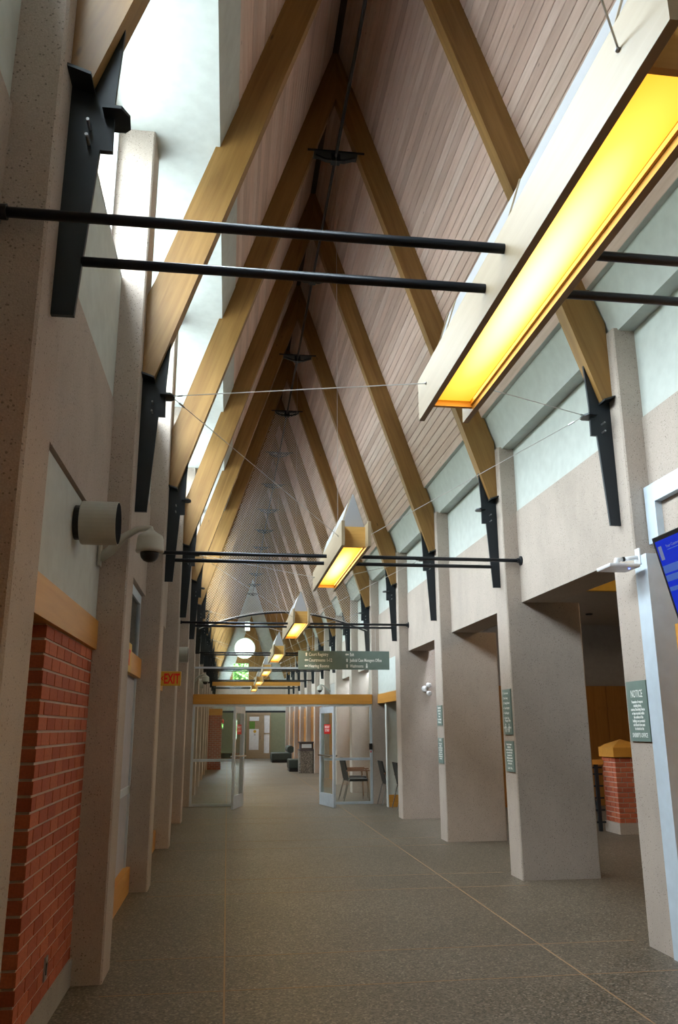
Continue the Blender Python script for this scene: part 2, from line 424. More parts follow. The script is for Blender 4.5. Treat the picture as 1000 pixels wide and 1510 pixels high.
# --- left: soffit with fascia, upper wall, clerestory windows
SZ = 6.45
gl = MB().prism([(-.21, SZ), (-.06, 6.90), (-.06-.02, 7.2), (-1.2, 7.2), (-1.2, SZ)], 'y', YA, YB)
struct(gl.build('trim_2', 'green_paint'))
wl = struct(MB().box(WL-.25, WL, YA, YB, 4.00, 5.05).build('wall_left', 'green_paint'))
nwin = 0
for k in range(-3, KMAX):
    y0, y1 = YK(k)+.19, YK(k+1)-.19
    MB().box(WL-.25, WL+.012, y0, y1, 2.98, 3.998).build('spandrel_panel', 'concrete', wl)
    if k < -1: continue
    nwin += 1
    fr = MB().box(WL-.16, WL-.10, y0, y0+.05, 5.05, SZ).box(WL-.16, WL-.10, y1-.05, y1, 5.05, SZ).box(WL-.16, WL-.10, y0, y1, 5.05, 5.10).box(WL-.16, WL-.10, y0, y1, SZ-.05, SZ)
    fr.box(WL-.16, WL-.10, (y0+y1)/2-.025, (y0+y1)/2+.025, 5.10, SZ-.05)
    wo = struct(fr.build('window_%d' % nwin, 'white_plastic'))
    for a, b in ((y0+.05, (y0+y1)/2-.025), ((y0+y1)/2+.025, y1-.05)):
        MB().box(WL-.133, WL-.127, a, b, 5.10, SZ-.05).build('pane', 'glass', wo)
    box(WL-.25, WL+.004, y0, y1, 5.05, 5.062).build('window_sill', 'white_plastic', wo)
# blind wall ends behind the camera above the windows
box(WL-.25, WL, YA, YK(-1)+.19, 5.05, SZ).build('upper_panel', 'green_paint', wl)

# ridge cap, unseen roof added outside the clerestory to bounce skylight in, closed end of the hall behind the camera
struct(MB().prism([(XC-.06, 10.60), (XC+.06, 10.60), (XC+.45, 10.9), (XC+.45, 11.3), (XC-.45, 11.3), (XC-.45, 10.9)], 'y', YA, YB).build('ridge_cap', 'ridge_dark'))
struct(box(-7, WL-.25, YA, YB, 4.80, 4.93).build('added_bounce_roof', 'bounce_roof_sheet'))
struct(MB().prism([(-1.3, 0), (3.6, 0), (3.6, 4.9), (3.3, 4.9), (XC, 11.1), (-.15, 7.0), (-1.3, 7.0)], 'y', YA-.2, YA).build('wall_rear', 'olive_paint'))
for k in range(-1, KMAX):
    p = bpy.data.lights.new('window_portal', 'AREA'); p.shape = 'RECTANGLE'; p.size = BAY-.38; p.size_y = SZ-5.07; p.cycles.is_portal = True
    po = bpy.data.objects.new('window_portal', p); COL.objects.link(po); po.location = (WL-.2, YK(k)+BAY/2, (SZ+5.07)/2)
    po.rotation_euler = (math.pi/2, 0, math.pi/2); po.rotation_euler = Matrix(((0, 0, -1), (1, 0, 0), (0, -1, 0))).to_euler()

# ================================================================== PILLARS
gL, gR = 'concrete pillars on the clerestory side', 'concrete pillars on the open-bay side'
mL = MB().prism(chamfer_rect(-.46, 0, -T, T), 'z', 0, SZ+.02); mR = MB().prism(chamfer_rect(0, .885, -T, T), 'z', 0, 2.985)
mR.prism(chamfer_rect(0, .44, -T, T), 'z', 2.985, 4.88)
pl = mL.build('concrete_pillar', 'concrete'); pr = mR.build('concrete_pillar', 'concrete')
special = {('R', 1): 'concrete pillar carrying the green NOTICE plaque', ('R', 2): 'concrete pillar carrying the green directory plaque with figure symbols',
           ('R', 3): 'concrete pillar carrying two small narrow green plaques', ('R', 4): 'concrete pillar with a twin-head white lamp on its broad face',
           ('L', 1): 'tall concrete pillar at the end of the red brick wall', ('L', 0): 'tall concrete pillar beside the dark gap before the brick wall'}
for k in range(KMIN, KMAX+1):
    for s, proto in (('L', pl), ('R', pr)):
        o = proto if k == KMIN else link('concrete_pillar', proto.data)
        o.location = (XL if s == 'L' else XR, YK(k), 0)
        side = 'tall concrete pillar on the clerestory side, ' if s == 'L' else 'concrete pillar on the open-bay side, '
        tag(o, special.get((s, k), side+where(k)), 'pillar', gL if s == 'L' else gR)

# ================================================================== TIMBER FRAMES, BRACKETS, RODS
def make_frame():
    root = thing('timber_frame', '', 'timber frame')
    def pr(side):
        p = [(3.08-XC, 4.25), (XR-XC, 4.285), (XR-XC, 4.98), (1.9, 5.30+3*(3.05-XC-1.9)), (0, 5.30+3*(3.05-XC)), (0, 4.25+3*(3.08-XC))]
        return [(side*x, z) for x, z in p]
    MB().prism(pr(1), 'y', -.07, .07).build('rafter', 'glulam_right', root)
    MB().prism(pr(-1), 'y', -.07, .07).build('rafter', 'glulam_left', root)
    cp = MB().box(-.38, .38, -.085, .085, 8.985, 9.01)
    cp = cp.build('collar_plate', 'steel', root)
    MB().prism([(-.27, 8.955), (-.26, 8.975), (-.12, 8.925), (.12, 8.925), (.26, 8.975), (.27, 8.955), (.12, 8.90), (-.12, 8.90)], 'y', -.03, .03).build('web', 'steel', cp)
    MB().box(-.06, .06, -.05, .05, 8.88, 8.99).build('clamp', 'steel', cp)
    return root
fr0 = make_frame()
for k in range(KMIN, KMAX+1):
    o = fr0 if k == KMIN else copy_tree(fr0)
    o.location = (XC, YK(k), 0)
    tag(o, 'pointed pair of timber rafters with dark collar plate, '+where(k), 'timber frame', 'timber roof frames')
tag(MB().tube([(XC, YA, 8.95), (XC, YE, 8.95)], .022, 8).build('ridge_rod', 'rod_steel'), 'long dark steel rod running under the roof ridge', 'rod')

def make_bracket(side):
    """side=+1: bracket standing on the right-hand pillar faces, growing towards -x"""
    root = thing('steel_bracket', '', 'bracket')
    d = lambda q: -side*q
    P = [(.0, 3.18), (.09, 3.18), (.137, 3.96), (.19, 3.96), (.185, 4.22), (.205, 4.60), (.092, 4.255), (0, 4.27)]
    MB().prism([(d(a), z) for a, z in P], 'y', -.012, .012).build('fin', 'steel', root)
    MB().prism([(d(.10), 4.235), (d(.0), 4.27), (d(.0), 4.285), (d(.10), 4.25)], 'y', -.13, .13).build('seat_plate', 'steel', root)
    q = [(d(.145), -.075), (d(.145), .075), (d(.225), .075), (d(.25), .05), (d(.255), -.02), (d(.225), -.075)]
    MB().prism(q, 'z', 4.125, 4.14).build('cable_lug', 'steel', root)
    for z in (4.06, 3.985):
        MB().tube([(d(.09), -.075, z), (d(.09), .075, z)], .008, 6).build('bolt', 'bolt_steel', root)
    return root
bl, br = make_bracket(-1), make_bracket(1)
for k in range(KMIN, KMAX):
    for s, proto in ((-1, bl), (1, br)):
        o = proto if k == KMIN else copy_tree(proto)
        o.location = (XL if s < 0 else XR, YK(k), 0)
        tag(o, 'dark tapered steel bracket under rafter on the %s side, %s' % ('clerestory' if s < 0 else 'open-bay', where(k)), 'bracket', 'steel brackets under the rafters')

LAMPS = list(range(0, 13, 2))
for k in LAMPS:
    lamp_name = where(k)
    o = thing('tie_rod', 'black steel tie rod fixed to the recessed walls, '+lamp_name, 'tie rod', group='paired tie rods across the hall')
    y = YK(k)-.26; z = 3.46
    MB().tube([(WL, y, z), (WR, y, z)], .021, 12).build('bar', 'rod_steel', o, smooth=True)
    for x, s in ((WL, 1), (WR-.012, -1)):
        MB().lathe([(.055, 0), (.055, .015), (.03, .02), (.03, .05)], (x+(.012 if s > 0 else 0), y, z), (s, 0, 0), 14).build('flange', 'rod_steel', o)
    o = thing('tie_rod', 'black steel tie rod running between the bracket fins, '+lamp_name, 'tie rod', group='paired tie rods across the hall')
    MB().tube([(XL+.10, YK(k), 3.43), (XR-.10, YK(k), 3.43)], .021, 12).build('bar', 'rod_steel', o, smooth=True)

# ================================================================== PENDANT LIGHTS
LZ, LW, LL = 3.31, .295, 2.80
def make_lamp():
    root = thing('pendant_light', '', 'light')
    h = LW/2; t = .032; ph = .25; e = LL/2
    for s in (-1, 1):
        x0, x1 = (s*h, s*(h-t)) if s < 0 else (s*(h-t), s*h)
        MB().box(x0, x1, -e, e, 0, ph).build('side_panel', 'lamp_birch', root)
        tr = MB().box(s*(h-t)-(.012 if s > 0 else 0), s*(h-t)+(.012 if s < 0 else 0), -e+.2, e-.2, .03, .055)
        tr.build('inner_ledge', 'lamp_board', root)
    for s in (-1, 1):
        y = s*(e-.17)
        MB().box(-h+t, h-t, min(y, y-s*.025), max(y, y-s*.025), .02, ph-.02).build('end_board', 'lamp_board', root)
    MB().box(-h+t+.004, h-t-.004, -e+.196, e-.196, .055, .065).build('diffuser', 'diffuser', root)
    g = MB().prism([(-h+t+.004, ph-.05), (h-t-.004, ph-.05), (h-t-.004, ph), (.006, ph+.33), (-.006, ph+.33), (-h+t+.004, ph)], 'y', -e+.21, e-.21)
    gable = g.build('shade', 'lamp_fabric', root)
    for y in (-e+.23, -e+.38, -.02, e-.38, e-.23):
        for s in (-1, 1):
            b0, b1 = Vector((s*(h-t-.002), y, ph)), Vector((s*.008, y, ph+.333))
            MB().tube([b0, b1], .006, 4).build('rib', 'lamp_birch', gable)
    return root
lamp0 = make_lamp()
for i, k in enumerate(LAMPS):
    o = lamp0 if i == 0 else copy_tree(lamp0)
    o.location = (XC-.005, YK(k)-.12, LZ)
    tag(o, 'wooden trough light with white gable top hung at the rafters '+where(k), 'light', 'trough pendant lights')
    p = bpy.data.lights.new('lamp_glow', 'AREA'); p.shape = 'RECTANGLE'; p.size = LW-.08; p.size_y = LL-.5; p.energy = 5; p.color = (1, .66, .25)
    po = bpy.data.objects.new('lamp_glow', p); COL.objects.link(po); po.parent = o; po.location = (0, 0, .05)
# guy wires from the odd brackets to the lamp sides, and a hanger to each lamp
for k in range(-1, 13, 2):
    for s in (-1, 1):
        xa = (XL+.225) if s < 0 else (XR-.225); xp = XC-.005+s*LW/2
        for kk, off in ((k-1, 1.2), (k+1, -1.15)):
            if kk not in LAMPS: continue
            yl = YK(kk)-.12+off
            wv = thing('guy_wire', 'thin steel wire from %s bracket, %s, to the %s lamp' % ('clerestory-side' if s < 0 else 'open-bay-side', where(k), 'next' if kk > k else 'previous'), 'wire', group='guy wires steadying the lamps')
            MB().tube([(xa, YK(k), 4.14), (xp, yl, LZ+.15)], .0035, 5).build('strand', 'cable', wv)
            MB().lathe([(.008, 0), (.008, .006), (.004, .010)], (xp, yl, LZ+.15), (s, 0, 0), 8).build('anchor', 'bolt_steel', wv)
            a = Vector((xa, YK(k), 4.14)); b = Vector((xp, yl, LZ+.15)); d = (b-a).normalized()
            MB().tube([a+d*.10, a+d*.16], .008, 6).build('turnbuckle', 'bolt_steel', wv)
for k in LAMPS[1:]:
    tag(MB().tube([(XC-.005, YK(k)-.12, LZ+.575), (XC-.005, YK(k)-.12, 8.93)], .0025, 4).build('hanger_wire', 'cable'), 'thin upright wire from ridge rod to the trough light, '+where(k), 'wire', 'hanger wires of the lamps')

# ================================================================== LEFT LOWER WALLS
# bay 0: green panel, wooden header, brick wall with curb
ya, yb = YK(0)+.19, YK(1)-.19
box(WL-.25, WL-.008, ya, yb, 2.32, 2.965).build('lower_panel', 'green_paint', wl)
box(WL-.20, WL-.03, ya, yb, 2.965, 2.98).build('groove', 'plank_gap', wl)
ntrim = 2
def trim(m, mat):
    global ntrim
    ntrim += 1
    return struct(m.build('trim_%d' % ntrim, mat))
trim(box(WL-.20, WL+.012, ya, yb, 2.12, 2.32), 'header_y')
BX = -.955; BY0 = 4.44
bw = thing('brick_wall', 'red brick wall under wooden header between two tall pillars', 'brick wall', (0, 0, 0))
box(BX-.30, BX-.008, BY0+.008, yb, .16, 2.12).build('mortar_bed', 'mortar', bw)
box(BX-.30, BX+.012, BY0-.01, yb, 0, .16).build('curb', 'concrete_curb', bw)
CH = (2.12-.16)/25; BL = .208
bmeshes = {}
def brick_mesh(lx, ly, lz):
    key = (round(lx, 3), round(ly, 3), round(lz, 3))
    if key not in bmeshes:
        m = MB().box(0, lx, 0, ly, 0, lz); me = bpy.data.meshes.new('brick'); me.from_pydata(m.v, [], m.f); me.materials.append(MATS['brick'])
        bm = bmesh.new(); bm.from_mesh(me); bmesh.ops.recalc_face_normals(bm, faces=bm.faces); bm.to_mesh(me); bm.free(); bmeshes[key] = me
    return bmeshes[key]
for c in range(25):
    z = .16+c*CH+.005; y = BY0
    first = True
    while y < yb-.03:
        ln = BL if not (first and c % 2) else BL/2
        ln = min(ln, yb-y)
        link('brick', brick_mesh(.10, ln-.012, CH-.014), bw, (BX-.10+random.uniform(-.001, .0015), y, z))
        y += ln; first = False
    link('brick', brick_mesh(.19, .10, CH-.014), bw, (BX-.30, BY0+.001, z))
sw = thing('outlet_plate', 'small steel outlet plate low on the brick wall', 'outlet', (BX, 5.12, .25))
box(0, .008, -.035, .035, 0, .12).build('cover', 'bolt_steel', sw); box(.006, .012, -.015, .015, .03, .09).build('socket', 'black_plastic', sw)
# gap beside the brick: recessed door wall
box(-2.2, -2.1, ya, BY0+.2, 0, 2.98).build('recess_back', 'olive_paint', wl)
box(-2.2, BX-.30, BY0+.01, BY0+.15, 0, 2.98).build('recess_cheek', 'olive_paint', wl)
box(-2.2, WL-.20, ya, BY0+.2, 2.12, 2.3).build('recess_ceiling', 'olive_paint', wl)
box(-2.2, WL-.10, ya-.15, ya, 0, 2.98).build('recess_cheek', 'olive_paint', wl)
# bay -1, -2, -3 plain panels
for k in (-3, -2, -1):
    box(WL-.25, WL-.02, YK(k)+.19, YK(k+1)-.19, 0, 2.98).build('lower_panel', 'wood_panel', wl)
# bays 1..13
ndoor = 2
for k in range(1, KMAX):
    y0, y1 = YK(k)+.19, YK(k+1)-.19
    X = WL-.03
    box(X-.15, X-.04, y0, y1, 0, 2.98).build('lower_panel', 'grey_panel' if k < 5 else 'olive_paint', wl)
    trim(box(X-.05, WL+.008, y0, y1, 2.10, 2.30), 'header_y')
    trim(box(X-.05, WL+.012, y0, y1, 0, .24), 'header_y')
    if k < 5:
        nwin += 1
        f = MB().box(X-.04, X, y0, y1, 2.88, 2.975).box(X-.04, X, y0, y0+.06, 2.30, 2.88).box(X-.04, X, y1-.06, y1, 2.30, 2.88).box(X-.04, X, y0+.9, y0+.95, 2.30, 2.88)
        fo = struct(f.build('window_%d' % nwin, 'pale_metal'))
        box(X-.025, X-.018, y0+.06, y0+.9, 2.30, 2.88).build('pane', 'glass_dark', fo); box(X-.025, X-.018, y0+.95, y1-.06, 2.30, 2.88).build('pane', 'glass_dark', fo)
        ndoor += 1
        d = struct(MB().box(X-.04, X, y0, y0+.06, .24, 2.10).box(X-.04, X, y1-.06, y1, .24, 2.10).box(X-.04, X, y0+.9, y0+.96, .24, 2.10).box(X-.04, X, y0, y1, .95, 1.02).build('door_%d' % ndoor, 'aluminium'))
        for a, b, c0, c1 in ((y0+.06, y0+.9, .24, .95), (y0+.06, y0+.9, 1.02, 2.1), (y0+.96, y1-.06, .24, .95), (y0+.96, y1-.06, 1.02, 2.1)):
            box(X-.028, X-.02, a, b, c0, c1).build('panel', 'grey_panel', d)

# ================================================================== RIGHT SIDE
# portal of the bay before the NOTICE pillar, with screen, access point
y1 = YK(1)-.19
box(WR+.14, WR+.25, YA, y1, 0, 2.98).build('lower_panel', 'wood_panel', wr)
trim(MB().box(XR-.012, 4.05, y1-.19, y1, 0, 2.87), 'pale_metal')
trim(MB().box(WR-.07, WR, y1-.16, y1-.01, 2.98, 3.30).box(WR-.07, WR, 2.4, y1-.01, 3.30, 3.45), 'pale_metal')
trim(box(XR-.05, WR+.2, 3.2, 5.38, 2.10, 2.28), 'header_y')
tv = thing('wall_screen', 'flat blue information screen tilted over the hall by the NOTICE pillar', 'screen', (3.02, 5.40, 2.90))
tv.rotation_euler = (0, math.radians(-13), 0)
TW, TH = 1.12, .66
box(0, .05, -TW, 0, -TH, 0).build('housing', 'screen_bezel', tv, bevel=.004)
sc_ = box(-.003, .001, -TW+.03, -.03, -TH+.035, -.035).build('display', 'screen_blue', tv)
def scr(name, y0, y1_, z0, z1, mat): return box(-.0042, -.0028, -y1_, -y0, z0, z1).build(name, mat, sc_)
scr('band', .035, TW-.05, -.27, -.215, 'screen_band'); scr('band', .035, TW-.05, -.33, -.285, 'screen_band'); scr('band', .035, TW-.05, -.40, -.37, 'screen_band')
scr('emblem', .05, .095, -.175, -.075, 'screen_grey'); scr('rule', .16, TW-.1, -.118, -.112, 'screen_band')
text_mesh('title', 'Your Courtroom Today', 'screen_grey', sc_, .030, FACE_W, (-.0035, -.15, -.10))
arm = MB().box(.04, .42, -.62, -.50, -.40, -.28).build('mount', 'steel', tv)

ap = thing('access_point', 'white wireless access point on an arm beside the NOTICE pillar', 'access point', (XR-.012, 5.86, 2.86))
MB().box(-.012, 0, -.035, .035, -.06, .07).build('wall_plate', 'white_plastic', ap, bevel=.003)
MB().tube([(-.01, 0, .0), (-.12, .005, -.015)], .017, 10).build('arm', 'white_plastic', ap, smooth=True)
MB().tube([(-.118, .005, -.015), (-.135, .006, -.017)], .019, 10).build('collar', 'black_plastic', ap)
MB().tube([(-.13, .006, -.016), (-.18, .006, -.022), (-.185, .006, -.07)], [.014, .022, .03], 10).build('joint', 'white_plastic', ap, smooth=True)
bx_ = MB().box(-.30, -.05, -.11, .13, -.10, -.068).build('housing', 'white_plastic', ap, bevel=.014)
MB().lathe([(.006, 0), (.006, .004)], (-.12, -.06, -.102), (0, 0, -1), 8).build('indicator', 'led_blue', bx_)

# signs on the pillars
def plaque(label, k, y0, y1_, z0, z1, group=None):
    s = thing('wall_plaque', label, 'sign', (0, 0, 0), group=group)
    box(XR-.014, XR+.001, y0, y1_, z0, z1).build('plate', 'sign_green', s)
    return s
LX = XR-.0145
def fig(s, y, z, h, skirt=False):
    """restroom figure standing at y,z"""
    m = MB(); r = h*.11
    circ = [(r*math.cos(a*math.pi/5), h*.89+r*math.sin(a*math.pi/5)) for a in range(10)]
    body = [(-h*.16, h*.74), (h*.16, h*.74), (h*.10 if not skirt else h*.24, h*.34), (h*.09, 0), (-h*.09, 0), (-h*.10 if not skirt else -h*.24, h*.34)]
    arm_ = rect(h*.56, h*.09, 0, h*.55)
    for pts in (circ, body, arm_):
        q = flat(pts, FACE_W, (LX, y, z)); i = len(m.v); m.v += q.v; m.f += [tuple(i+j for j in f) for f in q.f]
    return m.build('symbol', 'letter_white', s)
s = plaque('green NOTICE plaque with white lettering about the sheriff\'s office', 1, 5.95, 6.265, 1.47, 1.925)
text_mesh('heading', 'NOTICE', 'letter_white', s, .082, FACE_W, (LX, 6.107, 1.80), 'CENTER', width=.62)
text_mesh('lettering', 'Possession of weapons\nincluding knives,\ncameras, Recording Devices\nor tape recorders within\nthe confines of this\nbuilding is not permitted\nand all such items must\nbe checked at the', 'letter_white', s, .031, FACE_W, (LX, 6.107, 1.757), 'CENTER', spacing=.93, width=.62, offset=.0006)
text_mesh('footing', 'SHERIFF\'S OFFICE', 'letter_white', s, .048, FACE_W, (LX, 6.107, 1.500), 'CENTER', width=.66)
s = plaque('tall green directory plaque with restroom figures', 2, 9.03, 9.30, 1.50, 2.0)
rows = ['Courtrooms', 'Bar Library', 'Hearing Rooms', 'Court Registry', 'Civil Registry', 'Judicial Case\nManagers Office']
for i, tx in enumerate(rows):
    z = 1.945-i*.055
    text_mesh('lettering', tx, 'letter_white', s, .037, FACE_W, (LX, 9.245, z), 'LEFT', spacing=.8, width=.75)
    flat(rect(.007, .028) if i < 3 else rect(.022, .007), FACE_W, (LX, 9.27, z+.012)).build('arrow', 'letter_white', s)
fig(s, 9.235, 1.525, .095); fig(s, 9.12, 1.525, .095); fig(s, 9.165, 1.525, .055)
flat([(-.03, 0), (-.008, .014), (-.008, -.014)], FACE_W, (LX, 9.27, 1.575)).build('arrow', 'letter_white', s); flat([(.03, 0), (.008, .014), (.008, -.014)], FACE_W, (LX, 9.085, 1.575)).build('arrow', 'letter_white', s)
NB = 'Possession of weapons\nincluding knives,\ncameras, Recording Devices\nor tape recorders within\nthe confines of this\nbuilding is not permitted\nand all such items must\nbe checked at the'
s = plaque('green text plaque hung below the directory plaque', 2, 9.03, 9.30, 1.10, 1.43)
text_mesh('lettering', NB, 'letter_white', s, .031, FACE_W, (LX, 9.165, 1.385), 'CENTER', spacing=.95, width=.6, offset=.0005)
text_mesh('footing', 'Sheriff\'s Office', 'letter_white', s, .038, FACE_W, (LX, 9.165, 1.125), 'CENTER', width=.7)
s = plaque('upper narrow green plaque on the pillar beyond the directory', 3, 12.10, 12.38, 1.61, 1.90)
text_mesh('lettering', 'Courtrooms\nBar Library\nHearing\nRooms\nCourt Registry\nCivil Registry', 'letter_white', s, .040, FACE_W, (LX, 12.24, 1.855), 'CENTER', spacing=1.05, width=.85, offset=.0005)
s = plaque('lower narrow green text plaque on the pillar beyond the directory', 3, 12.10, 12.38, 1.07, 1.43)
text_mesh('heading', 'NOTICE', 'letter_white', s, .05, FACE_W, (LX, 12.24, 1.385), 'CENTER', width=.7)
text_mesh('lettering', NB, 'letter_white', s, .032, FACE_W, (LX, 12.24, 1.34), 'CENTER', spacing=.95, width=.6, offset=.0005)

# twin-head lamp on the broad face of the fourth pillar
em = thing('twin_spotlight', 'white twin-head lamp fitting on broad concrete pillar face', 'light', (3.63, YK(4)-.19, 2.28))
MB().lathe([(.055, 0), (.055, .03), (.04, .045)], (0, 0, 0), (0, -1, 0), 18).build('base', 'white_plastic', em, smooth=True)
for dx, dz in ((.055, .075), (.055, -.075)):
    h = MB().lathe([(.018, -.02), (.036, .0), (.044, .05), (.044, .065), (.03, .066)], (dx, -.05, dz), (.35, -1, -.25), 14).build('lamp_head', 'white_plastic', em, smooth=True)
    MB().tube([(0, -.035, 0), (dx, -.05, dz)], .012, 6).build('arm', 'white_plastic', h)

# bay with wooden header before the partition: nook with green panel and chairs
ya, yb = YK(4)+.19, YK(5)-.19
trim(box(XR+.13, XR+.26, ya, yb, 2.10, 2.30), 'header_y')
box(XR+.15, 4.05, ya, yb, 2.30, 2.98).build('lower_panel', 'green_paint', wr)
box(4.6, 4.75, 17.1, yb+.3, 0, 2.98).build('nook_back', 'grey_paint', wr)
box(4.0, 4.7, yb+.2, yb+.3, 0, 2.98).build('nook_end', 'grey_paint', wr)
box(4.05, 4.7, 17.2, yb+.3, 2.96, 3.1).build('nook_ceiling', 'ceiling_tile', wr)
nk = box(3.36, 4.6, 17.45, 17.55, .0, 2.10).build('nook_panel', 'green_paint', wr)
box(3.335, 3.36, 17.43, 17.57, 0, 2.10).build('jamb', 'white_paint', nk); box(3.36, 4.6, 17.437, 17.45, 0, .24).build('base_board', 'header_x', nk)
# room behind the open bays
rm = struct(MB().box(4.05, 10.5, 17.0, 17.2, 0, 4.6).build('wall_back_room', 'grey_paint'))
for i in range(8):
    x = 4.07+i*.80
    p = MB().box(x, x+.79, 16.96, 17.0, .12, 2.43).build('wood_panel', 'wood_panel', rm)
    MB().box(x, x+.79, 16.94, 16.96, 1.93, 2.0).build('rail', 'wood_panel', p); MB().box(x, x+.79, 16.95, 16.965, .76, .79).build('rail', 'wood_panel', p)
    MB().box(x, x+.79, 16.95, 17.0, 0, .12).build('skirting', 'wood_panel', p)
struct(MB().box(10.4, 10.6, YA, 17.2, 0, 4.6).build('wall_far_room', 'grey_paint'))
struct(MB().box(4.05, 10.5, 12.6, 17.2, 3.74, 3.9).build('ceiling_back_room', 'ceiling_tile'))
trim(box(4.05, 10.5, 12.5, 12.6, 3.74, 4.5), 'yellow_paint')
struct(MB().box(3.61, 10.5, YA, 12.6, 4.45, 4.6).build('ceiling_room', 'ceiling_tile'))
struct(MB().box(3.61, 3.75, YA, 17.2, 2.98, 4.6).build('wall_room_side', 'concrete'))
struct(MB().box(3.9, 10.5, YA-.1, YA, 0, 4.6).build('wall_room_end', 'grey_paint'))
dl = thing('ceiling_spot', 'small dark recessed spot in the back room ceiling', 'light', (7.02, 15.2, 3.74))
MB().lathe([(.07, 0), (.07, .02), (.05, .03)], (0, 0, .0), (0, 0, -1), 14).build('ring', 'steel', dl); MB().lathe([(.03, 0), (.02, .02)], (0, 0, -.03), (0, 0, -1), 10).build('bulb', 'bolt_steel', dl)
cl = thing('added_room_lamp', 'round warm ceiling lamp added out of view behind the open bays', 'light', (6.3, 9.0, 4.45))  # lamp added out of view to brighten the side room
MB().lathe([(.22, 0), (.22, .03), (.18, .05)], (0, 0, 0), (0, 0, -1), 20).build('rim', 'white_plastic', cl); MB().lathe([(.16, .05), (.13, .09), (.06, .11)], (0, 0, 0), (0, 0, -1), 20).build('globe', 'added_lamp_globe', cl, smooth=True)
pl_ = bpy.data.lights.new('added_room_glow', 'POINT'); pl_.energy = 45; pl_.color = (1, .72, .42); pl_.shadow_soft_size = .15  # point light of the added side-room lamp
plo = bpy.data.objects.new('added_room_glow', pl_); COL.objects.link(plo); plo.parent = cl; plo.location = (0, 0, -.25)
# brick pier with yellow cap
PX, PY, PS = 5.97, 12.45, .46
pier = thing('brick_pier', 'square brick pier with yellow pyramid cap in the room behind', 'pier', (PX, PY, 0))
box(-.02, PS+.02, -.02, PS+.02, 0, .16).build('plinth', 'concrete', pier)
box(.008, PS-.008, .008, PS-.008, .16, 1.12).build('mortar_bed', 'mortar', pier)
ch = .96/13
for c in range(13):
    z = .16+c*ch+.004; d = .10; run = PS-d
    cuts = [0, run/2, run] if c % 2 else [0, run*.25, run*.75, run]
    for a, b in zip(cuts[:-1], cuts[1:]):
        ln = b-a-.013
        for (x, y, lx, ly) in ((a, 0, ln, d), (PS-d, a, d, ln), (d+a+.013, PS-d, ln, d), (0, d+a+.013, d, ln)):
            link('brick', brick_mesh(lx, ly, ch-.014), pier, (x, y, z))
cap = MB().box(-.03, PS+.03, -.03, PS+.03, 1.12, 1.27).build('cap', 'header_x', pier, bevel=.006)
m = MB(); m.v = [(-.01, -.01, 1.27), (PS+.01, -.01, 1.27), (PS+.01, PS+.01, 1.27), (-.01, PS+.01, 1.27), (.04, .04, 1.31), (PS-.04, .04, 1.31), (PS-.04, PS-.04, 1.31), (.04, PS-.04, 1.31), (PS/2, PS/2, 1.39)]
m.f = [(0, 1, 5, 4), (1, 2, 6, 5), (2, 3, 7, 6), (3, 0, 4, 7), (4, 5, 8), (5, 6, 8), (6, 7, 8), (7, 4, 8), (3, 2, 1, 0)]; m.build('cap_top', 'header_x', cap)
rl = thing('stair_railing', 'black metal stair railing with wooden handrail beside the brick pier', 'railing', (4.55, 12.9, 0))
L_ = PX-4.55
box(0, L_, -.04, .04, 1.0, 1.07).build('handrail', 'header_x', rl)
for x in (.02, L_-.14): box(x, x+.05, -.025, .025, 0, 1.0).build('post', 'steel', rl)
for z in (.12, .30, .48, .66, .84, .94): box(.02, L_-.02, -.01, .01, z, z+.025).build('bar', 'steel', rl)
MB().tube([(L_-.1, .02, .12), (L_-.06, .25, .45), (L_-.05, .45, .75)], .014, 6).build('brace', 'steel', rl)

# ================================================================== LEFT FITTINGS
def wall_cylinder(y, z, label):
    o = thing('wall_cylinder_light', label, 'light', (WL, y, z), group='cylinder lights on the clerestory side')
    MB().lathe([(.105, 0), (.105, .05)], (-.01, 0, 0), (1, 0, 0), 24).build('back_plate', 'black_plastic', o)
    MB().lathe([(.128, .03), (.133, .035), (.133, .245), (.124, .245), (.118, .10), (.02, .09)], (0, 0, 0), (1, 0, 0), 32).build('body', 'camera_grey', o, smooth=False)
    MB().lathe([(.127, .238), (.127, .2465)], (0, 0, 0), (1, 0, 0), 24).build('lens', 'black_matte', o)  # matte black disc standing in for the shaded hollow of the open end
wall_cylinder(4.93, 2.79, 'grey cylinder light on green panel above the brick wall')
wall_cylinder(14.1, 2.79, 'grey cylinder light past the EXIT sign')
wall_cylinder(23.3, 2.79, 'grey cylinder light beyond the glass partition')
def dome_camera(x, y, z, s, label, reach=.36):
    o = thing('dome_camera', label, 'camera', (x, y, z), group='dome cameras on curved arms')
    R = lambda q: s*q
    MB().box(min(0, R(.02)), max(0, R(.02)), -.04, .04, -.11, .07).build('wall_plate', 'camera_grey', o, bevel=.004)
    p = [(R(.01), 0, -.05), (R(.08), -.01, .0), (R(.17), -.03, .10), (R(.27), -.05, .155), (R(reach), -.06, .165)]
    MB().tube(p, [.036, .035, .028, .022, .018], 12).build('arm', 'camera_grey', o, smooth=True)
    c = (R(reach), -.06, 0)
    MB().lathe([(.012, .175), (.02, .15), (.045, .13), (.085, .105), (.092, .085), (.096, .01), (.100, .0), (.096, -.014), (.06, -.016)], c, (0, 0, 1), 28).build('housing', 'camera_grey', o, smooth=True)
    MB().lathe([(.066, -.012), (.066, -.03), (.058, -.055), (.040, -.075), (.015, -.085)], c, (0, 0, 1), 24).build('dome', 'black_plastic', o, smooth=True)
dome_camera(WL, 5.80, 2.80, 1, 'grey dome camera on curved arm above the brick wall end')
dome_camera(WL, YK(6)-.30, 2.74, 1, 'grey dome camera on curved arm beyond the glass partition, clerestory side')
